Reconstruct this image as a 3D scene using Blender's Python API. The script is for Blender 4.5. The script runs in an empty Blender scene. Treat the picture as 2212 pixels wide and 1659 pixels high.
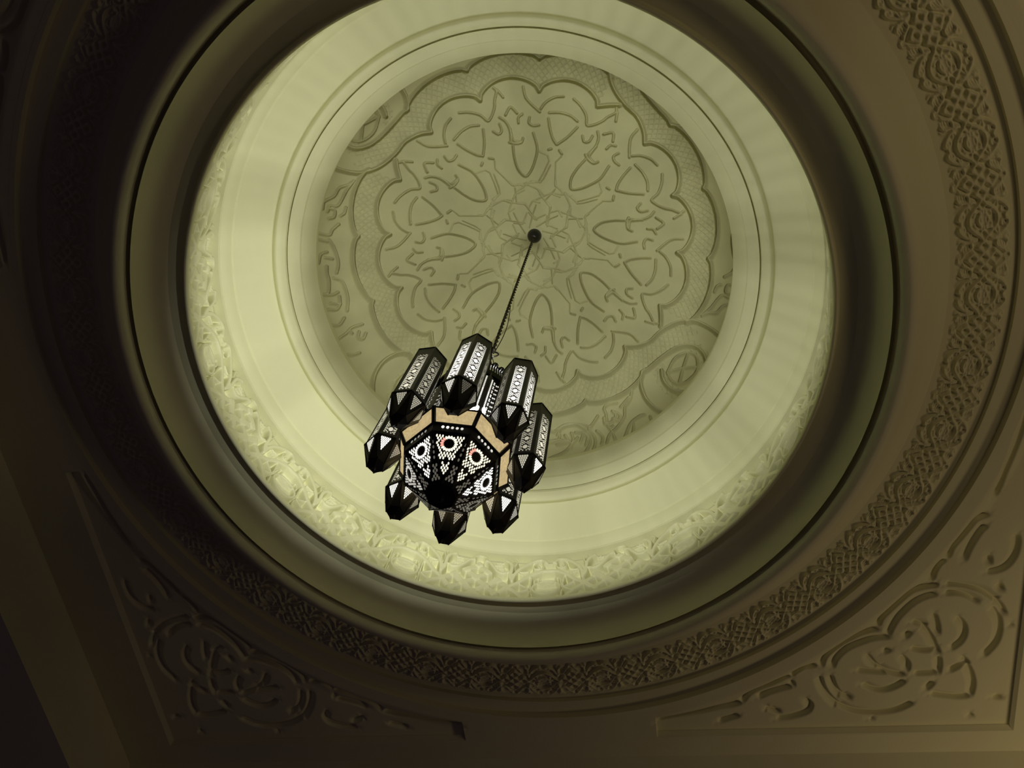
import bpy, math, random
import numpy as np
C = bpy.context.scene
COL = C.collection
random.seed(7)

# ------------------------------------------------------------------ camera, world, lights, exposure
S = 1.6                      # metres per plan unit
EYE = 1.6                    # camera height above the floor
AX = (-0.124, 0.362)         # dome axis seen from the camera, plan units
def W(x, y, h): return (S*x, S*y, EYE + S*h)

from mathutils import Matrix, Vector
cam_d = bpy.data.cameras.new('camera'); cam = bpy.data.objects.new('camera', cam_d); COL.objects.link(cam)
ROT = Matrix(((0.9943681337, -0.0415783682, 0.0974846346),
              (0.0, -0.9198295065, -0.3923183389),
              (0.1059811997, 0.3901088545, -0.9146491497)))
cam.matrix_world = Matrix.Translation((-S*AX[0], -S*AX[1], EYE)) @ ROT.to_4x4()
cam_d.sensor_width = 36.0; cam_d.lens = 36*1789/2212; cam_d.clip_start = .01
C.camera = cam

w = bpy.data.worlds.new('room_dusk'); C.world = w; w.use_nodes = True
w.node_tree.nodes['Background'].inputs['Color'].default_value = (.95, .62, 1.1, 1)
w.node_tree.nodes['Background'].inputs['Strength'].default_value = .0105
C.view_settings.view_transform = 'Standard'; C.view_settings.look = 'None'
C.view_settings.exposure = 0.0; C.view_settings.gamma = 1.0; C.view_settings.use_curve_mapping = False

N1 = np.array([math.cos(math.radians(-7.7)), math.sin(math.radians(-7.7))])   # ceiling bay axes
T1 = np.array([-N1[1], N1[0]])
BAY = math.radians(-7.7)
def NT(n, t): return (N1*n + T1*t)

def lamp(name, kind, loc, aim, power, color, **kw):
    d = bpy.data.lights.new(name, kind); d.energy = power; d.color = color
    for k, v in kw.items(): setattr(d, k, v)
    o = bpy.data.objects.new(name, d); COL.objects.link(o); o.location = loc
    v = Vector(aim) - Vector(loc); o.rotation_euler = v.to_track_quat('-Z', 'Y').to_euler()
    return o
# the lantern's bulb throws its light up into the dome
lamp('lantern_light', 'POINT', W(.003, -.005, .748), W(0, 0, 1.3), 27.0, (1.0, 1.0, .95), shadow_soft_size=.010)
# warm lamps of the room, low on the right
for n_, t_, pw in ((.98, .80, 2.4), (.97, -.42, 1.9)):
    p = NT(n_, t_)
    lamp('room_light', 'AREA', W(p[0], p[1], .45), W(p[0]-.08, p[1], 1.0), pw, (1.0, .745, .45), shape='DISK', size=.4)

# ------------------------------------------------------------------ materials
def mat(name, base, rough=.7, metal=0.0, noise=0.0, nscale=20, bump=0.0, bscale=300, spec=.3):
    m = bpy.data.materials.new(name); m.use_nodes = True; nt = m.node_tree; b = nt.nodes['Principled BSDF']
    b.inputs['Base Color'].default_value = (*base, 1); b.inputs['Roughness'].default_value = rough
    b.inputs['Metallic'].default_value = metal; b.inputs['Specular IOR Level'].default_value = spec
    co = nt.nodes.new('ShaderNodeTexCoord')
    if noise:
        n = nt.nodes.new('ShaderNodeTexNoise'); n.inputs['Scale'].default_value = nscale; n.inputs['Detail'].default_value = 5
        r = nt.nodes.new('ShaderNodeValToRGB')
        r.color_ramp.elements[0].position = .3; r.color_ramp.elements[1].position = .7
        r.color_ramp.elements[0].color = (*[c*(1-noise) for c in base], 1)
        r.color_ramp.elements[1].color = (*[min(1, c*(1+noise*.6)) for c in base], 1)
        nt.links.new(co.outputs['Object'], n.inputs['Vector']); nt.links.new(n.outputs['Fac'], r.inputs['Fac'])
        nt.links.new(r.outputs['Color'], b.inputs['Base Color'])
    if bump:
        n2 = nt.nodes.new('ShaderNodeTexNoise'); n2.inputs['Scale'].default_value = bscale; n2.inputs['Detail'].default_value = 3
        bp = nt.nodes.new('ShaderNodeBump'); bp.inputs['Strength'].default_value = bump; bp.inputs['Distance'].default_value = .001
        nt.links.new(co.outputs['Object'], n2.inputs['Vector']); nt.links.new(n2.outputs['Fac'], bp.inputs['Height'])
        nt.links.new(bp.outputs['Normal'], b.inputs['Normal'])
    return m
def glow(name, col, s):
    m = bpy.data.materials.new(name); m.use_nodes = True; nt = m.node_tree; b = nt.nodes['Principled BSDF']
    b.inputs['Base Color'].default_value = (*[c*.6 for c in col], 1); b.inputs['Roughness'].default_value = .4
    b.inputs['Emission Color'].default_value = (*col, 1); b.inputs['Emission Strength'].default_value = s
    return m
PLASTER = mat('cream_plaster', (.72, .715, .435), .75, noise=.035, nscale=3.0, bump=.25, bscale=260)
MEDAL = mat('darker_plaster', (.63, .615, .345), .8, noise=.10, nscale=7.0, bump=.25, bscale=260)  # a little darker and more mottled than the other plaster
METAL = mat('black_iron', (.008, .006, .005), .45, metal=.0, noise=.3, nscale=40, bump=.1, bscale=200, spec=.35)
DIMMED = mat('dimmed_iron', (.0016, .0014, .0012), .6, spec=.08)  # shade put into the colour: keeps iron close to the bulb black
CORD = mat('cord_fabric', (.05, .042, .028), .7, noise=.3, nscale=90)
CUPM = mat('black_cup', (.012, .01, .01), .35, spec=.5)
GL = {}
def LIT(s, tint=0):
    k = (round(s, 2), tint)
    if k not in GL:
        c = [(1, .97, .86), (1, .95, .74), (1, .45, .34)][tint]
        GL[k] = glow('lit_glass', c, s)
    return GL[k]

# ------------------------------------------------------------------ mesh helpers
def mesh_obj(name, verts, faces, mats, parent=None, smooth=False, fm=None):
    me = bpy.data.meshes.new(name)
    verts = np.asarray(verts, dtype=np.float32)
    if isinstance(faces, np.ndarray):                       # all quads
        nf = len(faces)
        me.vertices.add(len(verts)); me.vertices.foreach_set('co', verts.ravel())
        me.loops.add(nf*4); me.loops.foreach_set('vertex_index', faces.astype(np.int32).ravel())
        me.polygons.add(nf); me.polygons.foreach_set('loop_start', np.arange(0, nf*4, 4, dtype=np.int32))
        me.polygons.foreach_set('loop_total', np.full(nf, 4, dtype=np.int32))
        me.update(calc_edges=True)
    else:
        me.from_pydata([tuple(v) for v in verts], [], faces); me.update()
    for m in (mats if isinstance(mats, list) else [mats]): me.materials.append(m)
    if fm is not None: me.polygons.foreach_set('material_index', np.asarray(fm, dtype=np.int32))
    if smooth: me.polygons.foreach_set('use_smooth', np.ones(len(me.polygons), dtype=bool))
    me.update()
    o = bpy.data.objects.new(name, me); COL.objects.link(o)
    if parent: o.parent = parent
    return o
def tag(o, label, cat, group=None):
    o['label'] = label; o['category'] = cat
    if group: o['group'] = group
    return o
def struct(o): o['kind'] = 'structure'; return o
def grid_faces(nu, nv, wrap):
    i = np.arange(nu if wrap else nu-1); j = np.arange(nv-1)
    I, J = np.meshgrid(i, j, indexing='ij'); I2 = (I+1) % nu
    return np.stack([I*nv+J, I*nv+J+1, I2*nv+J+1, I2*nv+J], -1).reshape(-1, 4)
def lathe(name, prof, mats, seg=512, smooth=True):
    p = np.array(prof); th = np.linspace(0, 2*np.pi, seg, endpoint=False)
    v = np.stack([S*np.outer(np.cos(th), p[:, 0]), S*np.outer(np.sin(th), p[:, 0]), EYE + S*np.broadcast_to(p[:, 1], (seg, len(p)))], -1)
    return mesh_obj(name, v.reshape(-1, 3), grid_faces(seg, len(p), True), mats, smooth=smooth)
def spline(pts, n=6):
    p = np.asarray(pts, float)
    if len(p) < 3: return p
    q = np.vstack([2*p[0]-p[1], p, 2*p[-1]-p[-2]]); out = []
    t = np.linspace(0, 1, n, endpoint=False)[:, None]
    for i in range(len(p)-1):
        a, b, c, d = q[i:i+4]
        out.append(.5*(2*b + (c-a)*t + (2*a-5*b+4*c-d)*t**2 + (3*b-a-3*c+d)*t**3))
    out.append(p[-1:]); return np.vstack(out)
def sstep(a, b, x):
    t = np.clip((x-a)/(b-a), 0, 1); return t*t*(3-2*t)
def carve(X, Y, field, strokes, wid, amp, soft=.5, curve=True, vee=False, ridge=None):
    """stamp strokes of half-width wid into field (max of amp*profile)"""
    fx, fy = X.ravel(), Y.ravel(); ff = field.ravel()
    for s in strokes:
        p = np.asarray(s, float).reshape(-1, 2)
        if curve: p = spline(p)
        m = ridge if ridge else wid*(1+soft)
        k = np.nonzero((fx > p[:, 0].min()-m) & (fx < p[:, 0].max()+m) & (fy > p[:, 1].min()-m) & (fy < p[:, 1].max()+m))[0]
        if not len(k): continue
        x, y = fx[k], fy[k]; d = np.full(len(k), 9.); sg = np.ones(len(k)); al = np.zeros(len(k)); run = 0.0
        for (ax, ay), (bx, by) in zip(p[:-1], p[1:]):
            dx, dy = bx-ax, by-ay; L = dx*dx+dy*dy+1e-18
            t = np.clip(((x-ax)*dx+(y-ay)*dy)/L, 0, 1)
            ox, oy = x-ax-t*dx, y-ay-t*dy; e = ox**2+oy**2
            if ridge:
                sg = np.where(e < d, ox+oy, sg); al = np.where(e < d, run+t*math.sqrt(L), al)
            d = np.minimum(d, e); run += math.sqrt(L)
        d = np.sqrt(d)
        if ridge:        # undercut edge: steep towards +x+y, easing away on the other side
            end = sstep(0, .010, np.minimum(al, run-al)+.003)
            v = amp*end*np.where(sg > 0, np.clip(1-d/wid, 0, 1), np.clip(1-d/ridge, 0, 1)**1.5)
        elif vee: v = amp*np.clip(1-d/wid, 0, 1)
        else: v = amp*(1-sstep(wid*(1-soft), wid*(1+soft), d))
        ff[k] = np.maximum(ff[k], v)
    return ff.reshape(field.shape)
# carved strokes, plan units x 10000
ROS= [[-427,-2012,-406,-1881,-371,-1790,-227,-1777],[-387,-1697,-367,-1483,-306,-1267,-174,-1132,-65,-1243,18,-1460,52,-1675,-14,-1937],[-167,-2740,-136,-2569,-40,-2446,110,-2310],[123,-2360,214,-2473,367,-2562,530,-2581],[705,-2542,820,-2434,924,-2262,941,-2098,1055,-2102,1204,-2170,1301,-2249,1433,-2327,1442,-2401],[1441,-2179,1458,-2328],[275,-2299,467,-2302,645,-2255,774,-2157],[261,-2198,286,-2019,337,-1838,402,-1734],[415,-1735,597,-1870,776,-2055],[-72,-2219,-88,-2117,-11,-2066,92,-2080],[869,-1904,897,-1801,987,-1804,1049,-1910],[1135,-1990,1153,-1862,1094,-1704,943,-1540],[1239,-1943,1402,-1975,1409,-1822],[1301,-1687,1374,-1755,1464,-1747],[455,-1630,501,-1565],[929,-1566,971,-1488,1078,-1413,1161,-1443],[310,-1653,258,-1638],[496,-1525,390,-1414,380,-979,503,-874,532,-806],[297,-1358,177,-1111,109,-1027,-67,-1051],[-472,-1034,-393,-951,-270,-994,-149,-967],[-149,-967,14,-915,109,-862,177,-780,368,-827,504,-805,613,-823,779,-679,994,-745,1206,-826,1255,-911,1196,-1070],[-367,-910,-343,-632,-179,-620,-124,-523,42,-303],[-400,-436,-318,-269,-178,-45],[95,-806,289,-561,290,-450,427,-497,621,-435,787,-374,875,-198],[572,-849,672,-604,647,-492],[96,-640,-14,-665],[235,-392,224,-224,433,-148]]
ARA= [[-3687,-699,-3653,-822,-3496,-906,-3395,-1048,-3262,-1086,-3156,-1153],[-3621,-640,-3579,-737,-3452,-735,-3295,-988,-3181,-1130],[-3613,-511,-3537,-527,-3511,-640,-3563,-684,-3606,-676],[-3428,-540,-3370,-585,-3334,-684],[-3474,-391,-3579,-301,-3640,-206,-3803,-267],[-3813,-153,-3671,-94],[-3647,-129,-3575,62,-3532,327,-3567,500],[-3834,280,-3793,132,-3695,96],[-3723,195,-3619,236],[-3712,359,-3718,486,-3693,645,-3711,847,-3798,862,-3648,896,-3559,860],[-3615,593,-3487,678,-3410,974,-3421,1228],[-3539,940,-3542,1080,-3673,1045],[-3718,1151,-3587,1174,-3526,1083],[-3655,1453,-3545,1460,-3467,1348],[-3543,1699,-3432,1631,-3342,1546,-3170,1511],[-3341,1647,-3387,1589],[-3226,1641,-3236,1740,-3155,1778,-3110,1685],[-3424,2017,-3310,2038,-3207,2019]]
ARB= [[1981,2693,1949,2863,1863,2994,1856,3157,1746,3334,1594,3493,1547,3622],[1784,3007,1934,2819],[1703,2951,1545,2998,1469,3078,1499,3144],[1630,3101,1691,3161,1650,3259,1507,3326,1471,3240],[1355,3221,1267,3359,1192,3459,1310,3578,1324,3687,1289,3790],[519,3572,730,3441,946,3415,1139,3488,1229,3656,1156,3818,1054,3918],[435,3757,609,3699,636,3607],[465,3996,754,3863,984,3618],[586,3768,799,3704,739,3609],[1883,3479,1978,3249,2128,3108,2233,3053],[2336,3067,2364,3133]]
[(6734, 1582), (6690, 1897), (6631, 2223), (6555, 2545), (6518, 2737), (6464, 2902)]
SPA= [[1582,6734,1897,6690,2223,6631,2545,6555,2737,6518,2902,6464],[2915,6448,2994,6317,3108,6221,3308,6121,3494,6014,3653,5955],[3653,5963,3714,5884,3823,5808,3931,5789,4039,5785],[3665,6044,3695,6159],[3155,6372,3306,6286,3492,6218,3664,6166],[3872,6411,3946,6529,3909,6662,3773,6742,3611,6788,3423,6809],[3277,6543,3338,6612,3487,6684],[2534,6845,2690,6789,2870,6726],[4099,5793,4153,5606,4308,5446,4585,5233,4768,5161,4906,5147],[4888,5086,4915,4968,5001,4834,5273,4518,5432,4431,5636,4404,5655,4348],[5767,4392,6003,4433,6227,4511,6412,4654,6523,4774,6611,4951],[4258,5820,4311,5654,4465,5473,4681,5360,4849,5306,5064,5295],[5040,5274,5073,5135,5171,4921,5356,4695,5529,4589,5682,4558],[5762,4553,5938,4553,6089,4618,6229,4740],[6424,4807,6528,5006,6561,5222,6521,5459,6376,5695],[4084,5983,4126,6178,4225,6377,4373,6557,4569,6673,4813,6724,5054,6720,5243,6670,5444,6545],[4236,5967,4287,6162,4369,6316,4533,6452],[4749,5588,4864,5780,5009,5911,5184,5991,5309,6006],[4600,5896,4790,5924,5042,5954],[4685,6154,4863,6267,5038,6284,5193,6214,5314,6112],[4966,5577,5088,5520],[5271,5324,5321,5246,5365,5208],[5341,5028,5495,5094,5610,5259,5697,5464,5767,5630],[5649,4885,5705,5084,5730,5264],[5349,5510,5519,5558,5701,5545,5728,5486],[5762,5670,5779,5836,5773,6002],[5417,5989,5603,5985,5772,5981],[5231,5628,5330,5777,5330,5944],[5965,4959,6064,5101,6090,5260,6041,5418,5914,5554],[5909,5965,6056,5867,6158,5809,6074,5683],[6160,5830,6234,6019,6272,6230,6249,6441],[6249,6441,6064,6456,5829,6417,5671,6380],[5605,6313,5720,6147],[6257,6765,6301,6842],[4816,6835,4873,6859],[6691,5111,6717,5161],[6543,6471,6699,6498],[6477,4393,6547,4547],[6268,3266,6105,3328,6013,3460,5914,3614,5828,3750,5793,3879,5763,3943],[5755,3953,5665,4048,5611,4179,5593,4325],[6256,3433,6171,3534,6090,3701,6033,3860,6000,4001],[6648,3607,6671,3769,6646,3963,6559,4122,6445,4193,6301,4218],[6320,3921,6342,4087]]
# ------------------------------------------------------------------ the dome, inside outwards
def rotp(s, ang):
    p = np.asarray(s, float).reshape(-1, 2)*1e-4; c, sn = math.cos(ang), math.sin(ang)
    return np.stack([p[:, 0]*c-p[:, 1]*sn, p[:, 0]*sn+p[:, 1]*c], 1)
def polar(pts, d0):      # (phi deg, r) from a diagonal -> plan
    return [(r*math.cos(math.radians(d0+f)), r*math.sin(math.radians(d0+f))) for f, r in pts]
def dome_h(r): return 1.57-.96*r*r

def scallop(f, rc, ra):  # f deg from a diagonal; cusps at 11.25+22.5k
    u = ((f-11.25) % 22.5)/22.5
    return rc+(ra-rc)*np.sqrt(np.maximum(0, np.sin(np.pi*u)))**1.15
def medallion():
    nq, nr = 560, 470; D0 = 36.0
    th = np.linspace(0, 90, nq, endpoint=False); r = np.concatenate([np.linspace(.004, .43, nr)])
    TH, RR = np.meshgrid(th, r, indexing='ij')
    X = RR*np.cos(np.radians(TH)); Y = RR*np.sin(np.radians(TH)); F = np.zeros_like(X)
    near = lambda d: -75 < ((d-45+180) % 360)-180 < 75
    # rosette of eight, star lines at its heart
    for k in range(8):
        for i, s in enumerate(ROS):
            p = rotp(s, math.radians(45*k))
            mid = p.mean(0); d = math.degrees(math.atan2(mid[1], mid[0]))
            if near(d): F = carve(X, Y, F, [p], .0015 if i >= 17 else .0028, .0050 if i >= 17 else .0105, curve=i < 17, vee=True)
    # scalloped lattice band that crosses itself on the four diagonals
    inner = []; outer = []; lat = np.zeros_like(X)
    for k in range(-1, 2):
        d0 = D0+90*k
        for c in (22.5, 45, 67.5):
            f = np.linspace(c-11.25, c+11.25, 25)
            inner.append(polar(list(zip(f, scallop(f, .267, .2925))), d0)); outer.append(polar(list(zip(f, scallop(f, .3195, .3325))), d0))
        over_in = [(11.2, .267), (7.6, .2795), (2.5, .2895), (-3, .2925), (-8.6, .304), (-12, .321), (-13.6, .340), (-13.6, .372), (-11.5, .40), (-7, .425)]
        over_out = [(11.25, .3195), (9.5, .3215), (6, .3215), (2, .3235), (-2, .329), (-5, .339), (-6.8, .355), (-6.2, .375), (-3, .392), (2, .394), (6, .384), (7.6, .366), (7.4, .350), (6, .338)]
        under_in = [(-11.25, .267), (-7.5, .279), (-4.8, .287)]
        under_far = [(11.7, .3195), (14.3, .336), (15.2, .362), (13.6, .388), (10, .41)]
        rose = [(5, .346), (0, .339), (-4, .349), (-4.6, .364), (-1.5, .378), (3.5, .376), (5.6, .362), (5, .346)]
        cross = [[(-3.5, .35), (.5, .359), (4, .37)], [(4.2, .348), (.5, .359), (-2.4, .373)]]
        F = carve(X, Y, F, [polar(over_in, d0), polar(over_out, d0), polar(under_in, d0), polar(under_far, d0)], .0050, .0165, vee=True)
        F = carve(X, Y, F, [polar(rose, d0)]+[polar(c, d0) for c in cross], .0034, .0100, vee=True)
    F = carve(X, Y, F, inner+outer, .0050, .0165, vee=True)
    # incised diamond lattice of the band
    f = (TH-D0) % 90; f = np.where(f > 45, f-90, f)
    fa = np.abs(f)
    band = (RR > scallop(f, .267, .2925)+.005) & (RR < scallop(f, .3195, .3325)-.005)
    oi = np.interp(f, [-13.8, -12, -8.6, -3, 2.5, 7.6, 11.2], [.372, .321, .304, .2925, .2895, .2795, .267])
    oo = np.interp(f, [-6.8, -5, -2, 2, 6, 9.5, 11.25], [.355, .339, .329, .3235, .3215, .3215, .3195])
    xz = fa < 11.25
    band = np.where(xz & (f > -7), (RR > oi+.005) & (RR < oo-.004), np.where(xz, (RR > oi+.004) & (RR < oi+.03), band))
    rc = np.hypot(RR*np.cos(np.radians(f-.5))-.3605, RR*np.sin(np.radians(f-.5)))
    band = band | ((rc > .034) & (rc < .056) & (RR > oi+.01) & (fa < 14.5) & (RR > .33))
    a_ = np.radians(TH)*.30/.0112; b_ = RR/.0128
    la = np.minimum(np.abs((a_+b_+.5) % 1-.5), np.abs((a_-b_+.5) % 1-.5))
    F = np.maximum(F, np.where(band, .0032*np.clip(1-la/.13, 0, 1), 0))
    # arabesques between the diagonals
    Fs = [F, F.copy(), F.copy(), F.copy()]
    A0 = [rotp(s, 0) for s in ARA]; B0 = [rotp(s, 0) for s in ARB]
    for q in range(4):
        for src in (A0, B0):
            for s in src:
                for kk in range(4):
                    c, sn = math.cos(math.radians(90*kk)), math.sin(math.radians(90*kk))
                    if src is A0 and kk in (1,): continue
                    if src is B0 and kk != 0: continue
                    p = np.stack([s[:, 0]*c-s[:, 1]*sn, s[:, 0]*sn+s[:, 1]*c], 1)
                    # bring quadrant q back to the computed sector
                    cq, sq = math.cos(math.radians(-90*q)), math.sin(math.radians(-90*q))
                    p = np.stack([p[:, 0]*cq-p[:, 1]*sq, p[:, 0]*sq+p[:, 1]*cq], 1)
                    Fs[q] = carve(X, Y, Fs[q], [p], .0034, .0100, vee=True)
    vs = []
    for q in range(4):
        t = np.radians(TH+90*q)
        vs.append(np.stack([S*RR*np.cos(t), S*RR*np.sin(t), EYE+S*(dome_h(RR)+Fs[q])], -1))
    v = np.concatenate(vs, 0)
    o = mesh_obj('ceiling_medallion', v.reshape(-1, 3), grid_faces(4*nq, nr, True), MEDAL, smooth=True)
    return tag(o, 'round ceiling panel carved with a rosette inside a scalloped lattice band behind the lantern', 'ceiling panel')
medallion()

HF = 1.013
# ---- drum moulding between medallion and frieze
def smooth_prof(segs):
    out = []
    for s in segs:
        s = spline(s, 6) if len(s) > 2 else np.array(s, float)
        out.append(s)
    return np.vstack(out)
def crisp(name, segs, mats):
    """lathe whose listed runs are smooth inside and sharp between"""
    vs = []; fs = []; seg = 512; n = 0
    th = np.linspace(0, 2*np.pi, seg, endpoint=False)
    for s in segs:
        p = spline(s, 6) if len(s) > 2 else np.array(s, float)
        v = np.stack([S*np.outer(np.cos(th), p[:, 0]), S*np.outer(np.sin(th), p[:, 0]), EYE+S*np.broadcast_to(p[:, 1], (seg, len(p)))], -1).reshape(-1, 3)
        vs.append(v); fs.append(grid_faces(seg, len(p), True)+n); n += len(v)
    return struct(mesh_obj(name, np.vstack(vs), np.vstack(fs), mats, smooth=True))
crisp('trim_1', [[(.432, 1.40), (.432, 1.308)], [(.432, 1.308), (.345, 1.300)], [(.345, 1.300), (.335, 1.292), (.3325, 1.276)],
    [(.3325, 1.276), (.3495, 1.254)], [(.3495, 1.254), (.3505, 1.2495)], [(.3505, 1.2495), (.354, 1.2470), (.360, 1.2425), (.3655, 1.236)],
    [(.3655, 1.236), (.3662, 1.2405)], [(.3662, 1.2405), (.3678, 1.2405)], [(.3678, 1.2405), (.3684, 1.233)],
    [(.3684, 1.233), (.373, 1.2240), (.378, 1.2200), (.3825, 1.2215), (.3865, 1.2240), (.391, 1.2205), (.398, 1.2135), (.408, 1.2040), (.419, 1.190), (.4275, 1.1765)], [(.4275, 1.1765), (.4305, 1.1750)],
    [(.4305, 1.1750), (.4335, 1.163), (.438, 1.152)], [(.438, 1.152), (.4385, 1.147)], [(.4385, 1.147), (.472, 1.146)]], PLASTER)

# ---- relief unit shared by both friezes: (s, v), s 0 = medallion, 1 = lattice centre
def relief(s, v):
    X = np.abs(((s+1) % 2)-1); Yv = np.abs(v)*.746
    F = np.zeros_like(X)
    def put(strokes, wid, amp, curve=True):
        nonlocal F
        F = carve(X, Yv, F, [[(a/1000, b*.746/1000) for a, b in st] for st in strokes], wid, amp, soft=.2, curve=curve)
    put([[(-40, 640), (70, 635), (140, 592), (273, 430), (393, 205), (545, 0), (717, -200)]], .040, 1.0)
    put([[(55, 1000), (120, 1120), (211, 1090), (313, 950), (419, 735), (473, 527), (497, 290)], [(497, 290), (531, 440), (533, 678), (536, 842), (573, 992), (635, 1070)]], .032, .95)
    put([[(-100, 1000), (58, 990)]], .026, .7)
    put([[(87, 950), (101, 1065), (151, 1080), (205, 1040), (232, 920), (215, 835), (165, 810), (112, 855), (87, 950)]], .016, .7)
    put([[(160, 930), (165, 935)]], .022, .6)
    put([[(291, 688), (372, 665), (430, 655)], [(350, 545), (431, 618)], [(505, 882), (481, 1063), (520, 1160)]], .018, .75)
    put([[(585, 590), (638, 545), (715, 590), (787, 750), (847, 913), (904, 980)]], .030, .95)
    put([[(610, 680), (739, 720)], [(640, 800), (760, 850)], [(663, 937), (795, 932)], [(657, 1050), (769, 1025)]], .010, .7)
    put([[(927, 958), (913, 1110), (961, 1190), (1000, 1195)]], .020, .8)
    th = np.linspace(0, 2*np.pi, 40); put([[(190*math.cos(t), 230*math.sin(t)) for t in th]], .024, .95, False)
    F = np.where((X/.19)**2+(Yv/.746/.23)**2 < 1, np.maximum(F, .45), F)
    put([[(-10, 85), (60, 105), (140, 150)]], .014, .85)
    put([[(100, 340), (123, 398), (160, 378), (185, 280)]], .016, .8)
    put([[(231, 400), (227, 212), (227, 98)], [(250, 10), (335, 110), (390, 180)]], .020, .85)
    # lattice knot
    a = ((X-1)/.155+Yv/.746/.26)/2; b = ((X-1)/.155-Yv/.746/.26)/2
    ra, rb = np.round(a), np.round(b)
    ins = (np.abs(a) < 1.68) & (np.abs(b) < 1.68)
    ja, jb = np.floor(a), np.floor(b)                      # two sets of straps woven over and under
    sa, sb = np.abs(a-ja-.5), np.abs(b-jb-.5)              # distance from the strap running along b / along a
    na, nb = np.where(ja % 2 == 0, 1, -1), np.where(jb % 2 == 0, 1, -1)
    hb = .90+.09*np.cos(np.pi*(a-ja-.5))*na*nb             # straps along a
    ha = .90-.09*np.cos(np.pi*(b-jb-.5))*na*nb             # straps along b
    L = np.maximum(np.where(sb < .225, hb, 0), np.where(sa < .225, ha, 0))
    odd1 = (np.abs(a) < .2) & (np.abs(b) > .76); odd2 = (np.abs(b) < .2) & (np.abs(a) > .76)
    L = np.where(ins & ~odd1 & ~odd2, L, 0)
    return np.maximum(F, L)
def smooth2(A, n=1):
    for _ in range(n):
        B = A.copy()
        B += np.roll(A, 1, 0)+np.roll(A, -1, 0)
        B[:, 1:] += A[:, :-1]; B[:, :-1] += A[:, 1:]
        w_ = np.full(A.shape, 5.); w_[:, 0] -= 1; w_[:, -1] -= 1
        A = B/w_
    return A
def drum_frieze():
    nu, nv = 300, 150
    s = np.linspace(-1, 1, nu, endpoint=False); t = np.linspace(0, 1, nv)
    SS, TT = np.meshgrid(s, t, indexing='ij')
    F = relief(SS, (TT-.25)/.6)
    F = smooth2(np.where(TT > .985, 0, F), 1)
    vs = []
    for k in range(12):
        th = np.radians(81.2+30*k-SS*15); th = np.radians(81.2+30*k+SS*15)
        r = .4168+.022*TT+.0155*(.28+.72*sstep(0, .16, TT))*(1-F); h = 1.005+.140*TT
        vs.append(np.stack([S*r*np.cos(th), S*r*np.sin(th), EYE+S*h], -1))
    o = mesh_obj('carved_frieze', np.concatenate(vs, 0).reshape(-1, 3), grid_faces(12*nu, nv, True), PLASTER, smooth=True)
    tag(o, 'brightly lit plaster frieze of knotwork carved round the inside of the dome rim', 'frieze')
drum_frieze()

# ---- rim, cove, shadow groove and torus
crisp('trim_2', [[(.450, 1.0062), (.418, 1.0062)], [(.418, 1.0062), (.4150, 1.0050), (.4142, 1.002), (.4147, .999)], [(.4147, .999), (.4160, .9975), (.4185, .9976), (.4198, 1.0000)],
    [(.4198, 1.0000), (.4208, 1.0035), (.4240, 1.0065), (.4310, 1.0085), (.4400, 1.0080), (.4490, 1.0030), (.4575, .9930), (.4645, .979), (.4690, .968), (.4712, .9615)],
    [(.4712, .9615), (.4716, .975)], [(.4716, .975), (.4782, .975)], [(.4782, .975), (.4785, .960)],
    [(.4785, .960), (.481, .9555), (.486, .9520), (.491, .9520), (.497, .9555), (.505, .965), (.517, .985), (.530, 1.005), (.544, 1.021), (.556, 1.0290)],
    [(.556, 1.0290), (.5568, 1.0310)], [(.5568, 1.0310), (.5605, 1.0310)]], PLASTER)

def ring_frieze():
    nu, nv = 76, 110
    s = np.linspace(-1, 1, nu, endpoint=False); r = np.linspace(.5605, .630, nv)
    SS, RR = np.meshgrid(s, r, indexing='ij')
    F = relief(SS, (RR-.5945)/.0245)
    F = smooth2(F, 2)
    vs = []
    for k in range(40):
        th = np.radians(-33.3+9*k+SS*4.5)
        vs.append(np.stack([S*RR*np.cos(th), S*RR*np.sin(th), EYE+S*(1.0310-.0060*F)], -1))
    o = mesh_obj('carved_frieze', np.concatenate(vs, 0).reshape(-1, 3), grid_faces(40*nu, nv, True), PLASTER, smooth=True)
    tag(o, 'dim wide ring of knotwork carved in the flat ceiling outside the smooth round moulding', 'frieze')
ring_frieze()
crisp('trim_3', [[(.630, 1.0310), (.6335, 1.0310)], [(.6335, 1.0310), (.6338, 1.0240)], [(.6338, 1.0240), (.6560, 1.0232)], [(.6560, 1.0232), (.6565, HF-.0002)], [(.6565, HF-.0002), (.6640, HF-.0003)]], PLASTER)

# ---- corner panels of the square bay
HN, HT = .683, .700
PX0, PE = .12, .004                     # a panel runs from PX0 to just past the edge of its recess
def spandrel_mesh():
    nn, nt = 560, 570
    N_, T_ = np.meshgrid(np.linspace(PX0, HN+PE, nn), np.linspace(PX0, HT+PE, nt), indexing='ij')
    R = np.hypot(N_, T_)
    rec = (N_ < HN) & (T_ < HT) & (N_ > .157) & (T_ > .157)
    D = np.where(rec, .011*sstep(.676, .704, R), 0.0)
    G_ = np.zeros_like(N_)
    st = [np.asarray(s, float).reshape(-1, 2)*1e-4 for s in SPA]
    tip = st[0][:, ::-1]*np.array([HN/HT, HT/HN]); st.append(tip)
    G_ = carve(N_, T_, G_, st, .0040, .0095, ridge=.012)
    G_ = smooth2(G_, 2)
    H = D+np.where(R < .672, 0, G_)
    v = np.stack([S*N_, S*T_, S*H], -1).reshape(-1, 3)
    f = grid_faces(nn, nt, False)
    keep = (R.ravel()[f] > .6572).all(1)
    f = f[keep]
    used = np.unique(f); idx = np.full(len(v), -1); idx[used] = np.arange(len(used))
    return v[used], idx[f]
v_, f_ = spandrel_mesh()
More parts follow.
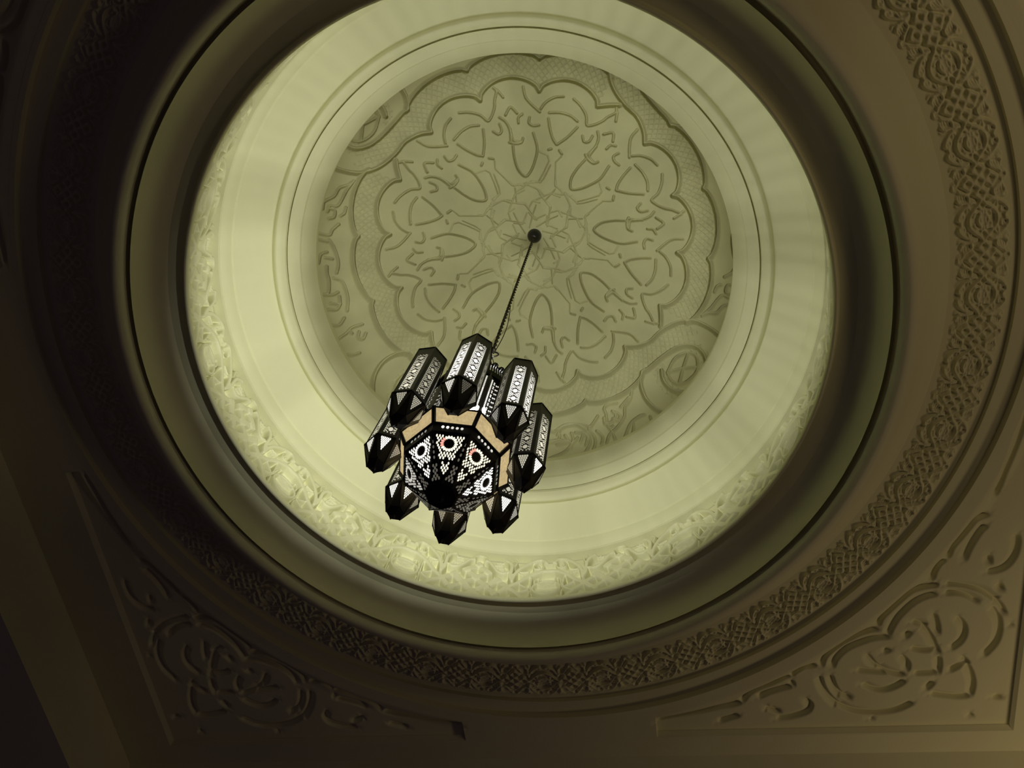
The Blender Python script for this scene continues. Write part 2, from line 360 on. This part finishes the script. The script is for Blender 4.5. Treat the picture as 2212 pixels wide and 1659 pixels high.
panel = mesh_obj('corner_panel', v_, f_, PLASTER, smooth=True)
panel.location = (0, 0, EYE+S*HF); panel.rotation_euler = (0, 0, BAY)
tag(panel, 'lit three-cornered ceiling panel carved with a trefoil knot, at lower right of the dome', 'ceiling panel', 'carved corner panels of the square ceiling bay')
for sx, sy, lab in ((-1, 1, 'dark three-cornered carved ceiling panel in deep shade at lower left of the dome'),
                    (-1, -1, 'three-cornered carved ceiling panel at upper left of the dome, lost in shade'),
                    (1, -1, 'three-cornered carved ceiling panel at upper right of the dome beside the outer ring of knotwork')):
    c = panel.copy(); COL.objects.link(c); c.scale = (sx, sy, 1); c['label'] = lab

# ---- flat ceiling strips closing the bay between corner panels, then the beams round it
def bayquad(name, quads, mats=PLASTER):
    v = []; f = []
    for q in quads:
        b = len(v)
        for n, t, h in q:
            p = NT(n, t); v.append(W(p[0], p[1], h))
        f.append(list(range(b, b+len(q))))
    return struct(mesh_obj(name, v, f, mats))
strips = []
def rect(n0, n1, t0, t1): strips.append([(n0, t0, HF), (n1, t0, HF), (n1, t1, HF), (n0, t1, HF)])
a0, b0 = HN+PE, HT+PE
for sg in (-1, 1):
    rect(*sorted((sg*a0, sg*.775)), -.742, .742); rect(-a0, a0, *sorted((sg*b0, sg*.742)))
    for i in range(12):                                    # between the corner panels, following the round edge
        x0, x1 = -PX0+2*PX0*i/12, -PX0+2*PX0*(i+1)/12
        r0 = math.sqrt(.661**2-x0*x0); r1 = math.sqrt(.661**2-x1*x1)
        strips.append([(x0, sg*r0, HF), (x1, sg*r1, HF), (x1, sg*b0, HF), (x0, sg*b0, HF)])
        strips.append([(sg*r0, x0, HF), (sg*r1, x1, HF), (sg*a0, x1, HF), (sg*a0, x0, HF)])
bayquad('ceiling', strips)
def beam(name, axis, sgn, d, hb, ln=1.9, slope=0):
    pr = [(d, HF), (d+slope, hb), (d+.30, hb), (d+.30, HF)] if slope else [(d, HF), (d, hb+.03), (d-.008, hb+.024), (d-.008, hb+.008), (d-.014, hb+.004), (d-.014, hb), (d+.30, hb), (d+.30, HF)]
    v = []; f = []
    for e in (-ln, ln):
        for r, h in pr:
            p = NT(sgn*r, e) if axis == 'n' else NT(e, sgn*r)
            v.append(W(p[0], p[1], h))
    n = len(pr)
    for i in range(n-1): f.append([i, i+1, n+i+1, n+i])
    return struct(mesh_obj(name, v, f, PLASTER))
beam('trim_4', 'n', -1, .775, .885)
beam('trim_5', 't', 1, .742, .955, slope=.06)
beam('trim_6', 'n', 1, .775, .955)
beam('trim_7', 't', -1, .742, .955)
# ------------------------------------------------------------------ the lantern
class MB:
    def __init__(s): s.v = []; s.f = []; s.m = []; s.mats = []
    def mi(s, m):
        if m not in s.mats: s.mats.append(m)
        return s.mats.index(m)
    def poly(s, pts, m):
        b = len(s.v); s.v += [tuple(p) for p in pts]; s.f.append(list(range(b, b+len(pts)))); s.m.append(s.mi(m))
    def loft(s, rings, m, cap=True):
        b = len(s.v); n = len(rings[0])
        for r in rings: s.v += [tuple(p) for p in r]
        k = s.mi(m)
        for i in range(len(rings)-1):
            for j in range(n):
                j2 = (j+1) % n
                s.f.append([b+i*n+j, b+i*n+j2, b+(i+1)*n+j2, b+(i+1)*n+j]); s.m.append(k)
        if cap:
            s.f.append([b+j for j in range(n)][::-1]); s.m.append(k)
            s.f.append([b+(len(rings)-1)*n+j for j in range(n)]); s.m.append(k)
    def tube(s, pts, r, m, n=8):
        pts = [Vector(p) for p in pts]; rings = []
        for i, p in enumerate(pts):
            d = (pts[min(i+1, len(pts)-1)]-pts[max(i-1, 0)]).normalized()
            u = d.orthogonal().normalized() if i == 0 else (u-d*u.dot(d)).normalized()
            w_ = d.cross(u); rr = r[i] if isinstance(r, (list, tuple)) else r
            rings.append([p+u*rr*math.cos(2*math.pi*j/n)+w_*rr*math.sin(2*math.pi*j/n) for j in range(n)])
        s.loft(rings, m)
    def build(s, name, parent, smooth=False):
        return mesh_obj(name, s.v, s.f, s.mats, parent, smooth, s.m)
BASE_H = .60
lantern = bpy.data.objects.new('pendant_lantern', None); COL.objects.link(lantern); lantern.location = W(0, 0, BASE_H)
tag(lantern, 'black pierced-metal lantern with eight side tubes and amber glass panels hanging from the dome', 'lantern')
def L3(r, deg, h): return Vector((S*r*math.cos(math.radians(deg)), S*r*math.sin(math.radians(deg)), S*(h-BASE_H)))
class Face:
    """local 2-D frame on a flat face: x across, y up, both 0..1 of width / height"""
    def __init__(s, bl, br, tl, out):
        s.o = bl; s.ex = br-bl; s.ey = tl-bl; s.W = s.ex.length; s.H = s.ey.length
        n = s.ex.cross(s.ey).normalized(); s.n = n if n.dot(out) > 0 else -n
    def p(s, x, y): return s.o+s.ex*x+s.ey*y+s.n*.0006
def hole(mb, F, x, y, rx, ry, m, n=6, rot=0):
    """one pane of lit glass showing through a hole; rx, ry in metres"""
    mb.poly([F.p(x+rx*math.cos(rot+2*math.pi*i/n)/F.W, y+ry*math.sin(rot+2*math.pi*i/n)/F.H) for i in range(n)], m)
TOP, BOT, LOW, TIP = .774, .664, .634, .627
RT, HD = .0662, .0172
PH = 5.1
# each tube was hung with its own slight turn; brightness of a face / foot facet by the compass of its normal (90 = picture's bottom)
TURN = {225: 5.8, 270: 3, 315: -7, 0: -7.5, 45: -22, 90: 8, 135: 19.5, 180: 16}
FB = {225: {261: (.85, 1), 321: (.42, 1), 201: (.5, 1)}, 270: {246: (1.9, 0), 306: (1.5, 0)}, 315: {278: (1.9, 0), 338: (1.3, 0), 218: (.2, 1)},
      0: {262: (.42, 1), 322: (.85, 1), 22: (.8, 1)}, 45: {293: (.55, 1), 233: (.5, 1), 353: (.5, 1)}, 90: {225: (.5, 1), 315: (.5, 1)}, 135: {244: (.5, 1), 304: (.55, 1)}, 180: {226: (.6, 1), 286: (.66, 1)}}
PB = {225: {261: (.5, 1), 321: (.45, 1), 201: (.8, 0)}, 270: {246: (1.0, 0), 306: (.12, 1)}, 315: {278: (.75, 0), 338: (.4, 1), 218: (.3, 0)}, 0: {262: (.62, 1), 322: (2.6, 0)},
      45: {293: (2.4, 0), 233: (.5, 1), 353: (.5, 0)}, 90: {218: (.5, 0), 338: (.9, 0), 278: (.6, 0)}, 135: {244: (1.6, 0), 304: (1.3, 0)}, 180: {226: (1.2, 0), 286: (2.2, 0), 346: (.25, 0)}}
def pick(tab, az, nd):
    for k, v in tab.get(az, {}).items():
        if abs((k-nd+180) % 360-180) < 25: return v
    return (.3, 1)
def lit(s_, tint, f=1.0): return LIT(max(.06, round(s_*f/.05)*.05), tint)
for az in range(0, 360, 45):
    a = az+PH; tw = az+TURN[az]; c = L3(RT, a, BOT)
    cs = [Vector((S*HD*math.cos(math.radians(tw+60*k)), S*HD*math.sin(math.radians(tw+60*k)), 0)) for k in range(6)]
    up = Vector((0, 0, S*(TOP-BOT)))
    mb = MB()
    mb.loft([[c+q for q in cs], [c+q+up for q in cs]], METAL)
    for k in range(6):                                   # corner seams and the lip round the foot
        q = cs[k]; q2 = cs[(k+1) % 6]
        mb.tube([c+q, c+q+up], .0011, METAL, 6)
        mb.tube([c+q*1.02, c+q2*1.02], .0014, METAL, 6)
        mb.tube([c+q+up, c+q2+up], .0013, METAL, 6)
    for hz in (.76, .69): mb.tube([L3(.044, a, hz), L3(.054, a, hz)], .003, METAL)   # bracket to the body
    for k in range(6):
        nd = (tw+30+60*k) % 360
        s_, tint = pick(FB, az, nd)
        out = cs[k]+cs[(k+1) % 6]
        F = Face(c+cs[k], c+cs[(k+1) % 6], c+cs[k]+up, out)
        rows = 25; y0, y1 = .045, .82
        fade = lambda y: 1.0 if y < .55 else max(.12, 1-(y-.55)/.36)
        for i in range(rows):
            y = y0+(y1-y0)*(i+.5)/rows
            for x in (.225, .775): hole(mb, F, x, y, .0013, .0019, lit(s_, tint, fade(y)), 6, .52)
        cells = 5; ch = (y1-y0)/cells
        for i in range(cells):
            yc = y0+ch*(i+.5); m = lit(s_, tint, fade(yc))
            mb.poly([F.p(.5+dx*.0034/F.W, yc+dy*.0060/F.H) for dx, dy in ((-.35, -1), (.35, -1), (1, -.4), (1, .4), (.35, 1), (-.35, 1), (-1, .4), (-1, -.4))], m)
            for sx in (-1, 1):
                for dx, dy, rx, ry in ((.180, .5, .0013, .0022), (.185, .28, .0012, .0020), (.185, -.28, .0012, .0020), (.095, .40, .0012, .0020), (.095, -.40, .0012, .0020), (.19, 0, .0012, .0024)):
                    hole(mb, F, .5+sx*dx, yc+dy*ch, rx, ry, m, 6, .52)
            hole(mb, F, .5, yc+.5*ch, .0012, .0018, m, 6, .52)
    tube = mb.build('side_tube', lantern)
    # foot: six pierced triangles pointing down between six plain ones, a knob beneath
    pb = MB(); tip = L3(RT, a, TIP)
    rim = [c+q*1.05+Vector((0, 0, -S*.002)) for q in cs]
    cl = L3(RT, a, LOW); lo = [cl+(cs[k]+cs[(k+1) % 6]).normalized()*S*.0085 for k in range(6)]
    pb.loft([[c+q*1.02+Vector((0, 0, S*.003)) for q in cs], rim], METAL, False)
    for k in range(6):
        A, B, V = rim[k], rim[(k+1) % 6], lo[k]
        pb.poly([A, B, V], METAL); pb.poly([B, lo[(k+1) % 6], V], METAL); pb.poly([V, lo[(k+1) % 6], tip], METAL)
        pb.tube([A, B], .0014, METAL, 6); pb.tube([A, V], .0009, METAL, 6); pb.tube([B, V], .0009, METAL, 6)
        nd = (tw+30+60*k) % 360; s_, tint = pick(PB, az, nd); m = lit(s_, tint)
        mid = (A+B)/2; out = cs[k]+cs[(k+1) % 6]+Vector((0, 0, -.03))
        F = Face(A, B, A+(V-mid), out)
        for r_ in range(6):
            cnt = 6-r_
            for j in range(cnt):
                x = .5+(j-(cnt-1)/2)*.088; y = .10+r_*.100
                hole(pb, F, x, y, .00095, .0027, m, 6, math.pi/2)
    pb.tube([tip+Vector((0, 0, .004)), tip+Vector((0, 0, -.003))], [.0035, .0018], METAL, 8)
    pb.build('tube_foot', tube)
    # hipped roof
    rb = MB(); t0 = [c+q*1.03+up for q in cs]; t1 = [c+q*.55+up+Vector((0, 0, S*.010)) for q in cs]
    rb.loft([t0, t1], METAL); rb.build('tube_roof', tube)

# eight-sided pierced body
OCT = [22.5+45*k+PH-1 for k in range(8)]
def ring8(r, h): return [L3(r, d, h) for d in OCT]
bd = MB()
BH0, BH1 = .664, .771
bd.loft([ring8(.0470, BH0), ring8(.0470, BH1)], METAL, False)
bd.loft([ring8(.0440, BH1), ring8(.0440, .68)], METAL, False)
for k in range(8):
    A, B = ring8(.0470, BH0)[k], ring8(.0470, BH0)[(k+1) % 8]; T = ring8(.0470, BH1)[k]
    nd = 45*(k+1) % 360
    F = Face(A, B, T, (A+B)/2-Vector((0, 0, ((A+B)/2).z)))
    bd.tube([A, T], .0014, METAL, 6)
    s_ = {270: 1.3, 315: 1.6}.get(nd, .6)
    for i in range(9):
        yc = .12+.092*i
        for sx in (-1, 1):
            for dx, dy in ((.40, .03), (.40, 0), (.40, -.03), (.31, .015), (.31, -.018), (.22, 0), (.16, .02)):
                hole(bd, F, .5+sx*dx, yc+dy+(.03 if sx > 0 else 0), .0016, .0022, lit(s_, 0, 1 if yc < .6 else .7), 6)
body = bd.build('body', lantern)
# wide holes low on the body where the bulb itself shows
gb = MB()
A, B = ring8(.0470, BH0)[5], ring8(.0470, BH0)[6]; T = ring8(.0470, BH1)[5]
F = Face(A, B, T, (A+B)/2-Vector((0, 0, ((A+B)/2).z)))
for x, y, rx, ry in ((.80, .17, .0052, .011), (.93, .20, .003, .009)): hole(gb, F, x, y, rx, ry, LIT(14), 10)
A, B = ring8(.0470, BH0)[6], ring8(.0470, BH0)[7]; T = ring8(.0470, BH1)[6]
F = Face(A, B, T, (A+B)/2-Vector((0, 0, ((A+B)/2).z)))
for x, y, rx, ry in ((.13, .24, .0035, .010), (.10, .13, .0035, .008)): hole(gb, F, x, y, rx, ry, LIT(14), 10)
gb.build('bulb_opening', body)
# posts carry a small scalloped roof over the open top of the body
RH, RR = .812, .0385
for k in range(8):
    po = MB(); po.tube([ring8(.0455, BH1-.003)[k], ring8(RR-.002, RH)[k]], .0010, DIMMED, 6); po.build('roof_post', body)
cb = MB(); n = 64
cc = lambda r, h: [L3(r, 360*j/n, h) for j in range(n)]
cb.loft([cc(.0470, BH1-.004), cc(.0460, .7803), cc(.0444, .7805), cc(.0440, BH1-.004)], DIMMED, False)  # collar ring added to cut the light off near the dome rim
for j in range(90):                                        # slats added to dim the light towards one side
    d0 = 4*j; wd = 2*(1-min(1, .70-.30*math.cos(math.radians(d0+45))))
    if wd < .12: continue
    q = [L3(.0446, d0-wd, .7799), L3(.0446, d0+wd, .7799), L3(RR-.001, d0+wd, RH+.001), L3(RR-.001, d0-wd, RH+.001)]
    cb.loft([q, [v+Vector((-v.x, -v.y, 0)).normalized()*.001 for v in q]], DIMMED)
cb.build('light_shaping_collar', body)
rf = MB(); n = 48
cr_ = lambda r, h: [L3(r, 360*j/n, h) for j in range(n)]
rf.loft([cr_(RR-.003, RH), cr_(RR, RH-.001), cr_(RR, RH+.003), cr_(RR-.003, RH+.003)], DIMMED, False)
for j in range(44):                                        # petals added with gaps, letting some light up to the medallion
    d0 = 360/44*j; h_ = 1.1
    q = [L3(RR-.002, d0-h_, RH+.001), L3(RR-.002, d0+h_, RH+.001), L3(.0045, d0+h_, RH+.024), L3(.0045, d0-h_, RH+.024)]
    rf.loft([q, [v+Vector((0, 0, .0015)) for v in q]], DIMMED)
for j in range(30):
    p = L3(RR, 12*j, RH+.001); rf.tube([p+Vector((0, 0, -.005)), p+Vector((0, 0, -.003)), p+Vector((0, 0, .003)), p+Vector((0, 0, .005))], [.003, .0056, .0056, .003], DIMMED, 8)
rf.build('scalloped_roof', lantern)
# hanger rods, ring and bulb
hb = MB()
for d in (35, 155, 275): hb.tube([L3(RR-.001, d, RH+.002), L3(.0015, d, .926)], .0009, METAL, 6)
ringp = [Vector((S*.008*math.cos(t), 0, S*(.933-BASE_H)+S*.008*math.sin(t))) for t in np.linspace(0, 2*math.pi, 17)]
hb.tube(ringp, .0016, METAL, 6)
hb.build('hanger', lantern)
BO = Vector((S*.003, -S*.005, 0))
bu = MB(); rings = []
for hh, rr in ((.688, .006), (.700, .010), (.714, .013), (.726, .013), (.733, .009), (.737, .003)): rings.append([L3(rr, 30*j, hh)+BO for j in range(12)])
bu.loft(rings, LIT(6)); bu.build('bulb', lantern, True)
st = MB(); st.loft([[L3(.008, 30*j, .665)+BO for j in range(12)], [L3(.008, 30*j, .690)+BO for j in range(12)]], METAL); st.build('lamp_holder', lantern)
# amber glass skirt
HO, RO, HI, RI = .6640, .0548, .6480, .0462
AMB = mat('amber_glass', (.60, .46, .23), .35, noise=.22, nscale=260, spec=.5)
nt = AMB.node_tree; b_ = nt.nodes['Principled BSDF']
ram = [x for x in nt.nodes if x.type == 'VALTORGB'][0]
nt.links.new(ram.outputs['Color'], b_.inputs['Emission Color']); b_.inputs['Emission Strength'].default_value = .88
fl = MB()
o8, i8 = ring8(RO, HO), ring8(RI, HI)
for k in range(8):
    fl.tube([o8[k], i8[k]], .0034, METAL, 6)
    fl.tube([o8[k], o8[(k+1) % 8]], .0015, METAL, 6); fl.tube([i8[k], i8[(k+1) % 8]], .0022, METAL, 6)
fl.loft([ring8(RO, HO+.001), ring8(.0470, HO+.004)], METAL, False)
fl.loft([ring8(RO-.001, HO+.0005), ring8(.040, HO+.0015)], METAL, False)
fl.build('skirt_frame', lantern)
for k in range(8):
    A, B, D, E = o8[k], o8[(k+1) % 8], i8[(k+1) % 8], i8[k]
    am = MB(); am.poly([A, B, D, E], AMB)
    up_ = Vector((0, 0, .002)); am.poly([A+up_, E+up_, D+up_, B+up_], AMB)
    o = am.build('amber_panel', lantern); o['label'] = 'amber glass panel'
# band of round holes under the skirt, then the pointed dome
DH, DR, AP = .6375, .0440, .5925
dm = MB()
d8 = ring8(DR, DH)
dm.loft([i8, d8], METAL, False)
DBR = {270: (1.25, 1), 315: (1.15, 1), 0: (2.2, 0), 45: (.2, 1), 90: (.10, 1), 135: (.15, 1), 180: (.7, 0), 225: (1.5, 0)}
apex = L3(0, 0, AP); LV = Vector((0, 0, 0))
for k in range(8):
    nd = 45*(k+1) % 360
    A, B = i8[k], i8[(k+1) % 8]; mid = (A+B)/2; dmid = (d8[k]+d8[(k+1) % 8])/2
    F = Face(A, B, A+(dmid-mid), mid-Vector((0, 0, mid.z))-Vector((0, 0, .05)))
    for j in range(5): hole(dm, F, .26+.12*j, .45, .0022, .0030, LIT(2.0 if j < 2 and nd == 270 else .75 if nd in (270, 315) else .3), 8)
dm.build('hole_band', lantern)
def facet(mb, A, B, tip, s_, tint, main, pink=False):
    mid = (A+B)/2; out = Vector((mid.x, mid.y, -.05))
    mb.poly([A, B, tip], METAL)
    F = Face(A, B, A+(tip-mid), out)
    if main:
        m = lit(s_, tint)
        cy = .235                                            # plain round boss ringed with petals of glass
        asp = F.H/F.W
        for j in range(18):
            t = 2*math.pi*j/18
            x, y = .5+.185*math.cos(t), cy+.185*math.sin(t)/asp
            pm = LIT(1.0, 2) if pink and j in (8, 9, 10, 11) else m
            c_, s2 = math.cos(t), math.sin(t)
            mb.poly([F.p(x+(u*c_-v*s2)/F.W, y+(u*s2+v*c_)/F.H) for u, v in ((-.0030, 0), (-.0012, -.0016), (.0012, -.0016), (.0030, 0), (.0012, .0016), (-.0012, .0016))], pm)
        dxs = .0042/F.W; dys = .0037/F.H
        for i in range(40):
            y = .05+i*dys
            for j in range(-9, 10):
                x = .5+(j+.5*(i % 2))*dxs
                if abs(x-.5) > (1-y)*.5-.058 or y > .90 or y < .08: continue
                if math.hypot(x-.5, (y-cy)*asp) < .265: continue
                if abs(y+abs(x-.5)*.3-.60) < .028 or (y > .46 and y < .58 and abs(x-.5) < .03): continue
                hole(mb, F, x, y, .0013, .0024, m, 6, math.pi/2)
    else:                                                     # point of the triangle is towards B, away from the tip ring
        m = lit(s_, tint)
        dxs = .0046/F.W; dys = .0040/F.H
        for i in range(30):
            y = .10+i*dys
            for j in range(-4, 5):
                x = .5+(j+.5*(i % 2))*dxs
                if abs(x-.5) > (1-y)*.5-.11 or y > .78 or abs(y-.42) < .03: continue
                hole(mb, F, x, y, .0015, .0027, m, 6, math.pi/2)
dome = MB()
l8 = [L3(.0125, 45*(k+1)+PH-1, .5975) for k in range(8)]
for k in range(8):
    nd = 45*(k+1) % 360
    A, B, V, V2 = d8[k], d8[(k+1) % 8], l8[k], l8[(k+1) % 8]
    s_, tint = DBR[nd]
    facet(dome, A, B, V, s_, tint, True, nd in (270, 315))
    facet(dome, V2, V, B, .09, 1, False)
    dome.poly([V, V2, apex], METAL)
    for e0, e1 in ((A, V), (B, V), (V, V2)): dome.tube([e0, e1], .0013, METAL, 6)
dome.tube([apex+Vector((0, 0, .006)), apex+Vector((0, 0, -.001)), apex+Vector((0, 0, -.004))], [.007, .0055, .002], METAL, 10)
dome.build('pointed_dome', lantern)
# twisted cord
cd = MB(); n = 260
z0, z1 = S*(.938-BASE_H), S*(1.556-BASE_H)
for ph in (0, math.pi):
    pts = []
    for i in range(n+1):
        t = i/n; a = ph+t*46*math.pi; z = z0+(z1-z0)*t
        pts.append((.0021*math.cos(a), .0021*math.sin(a), z))
    cd.tube(pts, .0021, CORD, 6)
loop = [(.003+.007*math.sin(math.pi*t), .003*math.sin(math.pi*t), z0+(.30*(z1-z0))*t) for t in np.linspace(0, 1, 24)]
cd.tube(loop, .0010, CORD, 6)
cd.build('cord', lantern, True)
# cup that hides the ceiling hook
cup = MB(); rings = []
for rr, dz in ((.0135, .000), (.0137, -.004), (.0128, -.010), (.0100, -.0155), (.0050, -.0185), (.0015, -.0190)): rings.append([(S*rr*math.cos(2*math.pi*j/32), S*rr*math.sin(2*math.pi*j/32), S*dz) for j in range(32)])
cup.loft(rings, CUPM)
co = cup.build('ceiling_cup', None, True); co.location = W(0, 0, 1.573)
tag(co, 'small black round cup at the dome centre from which the lantern cord hangs', 'ceiling rose')
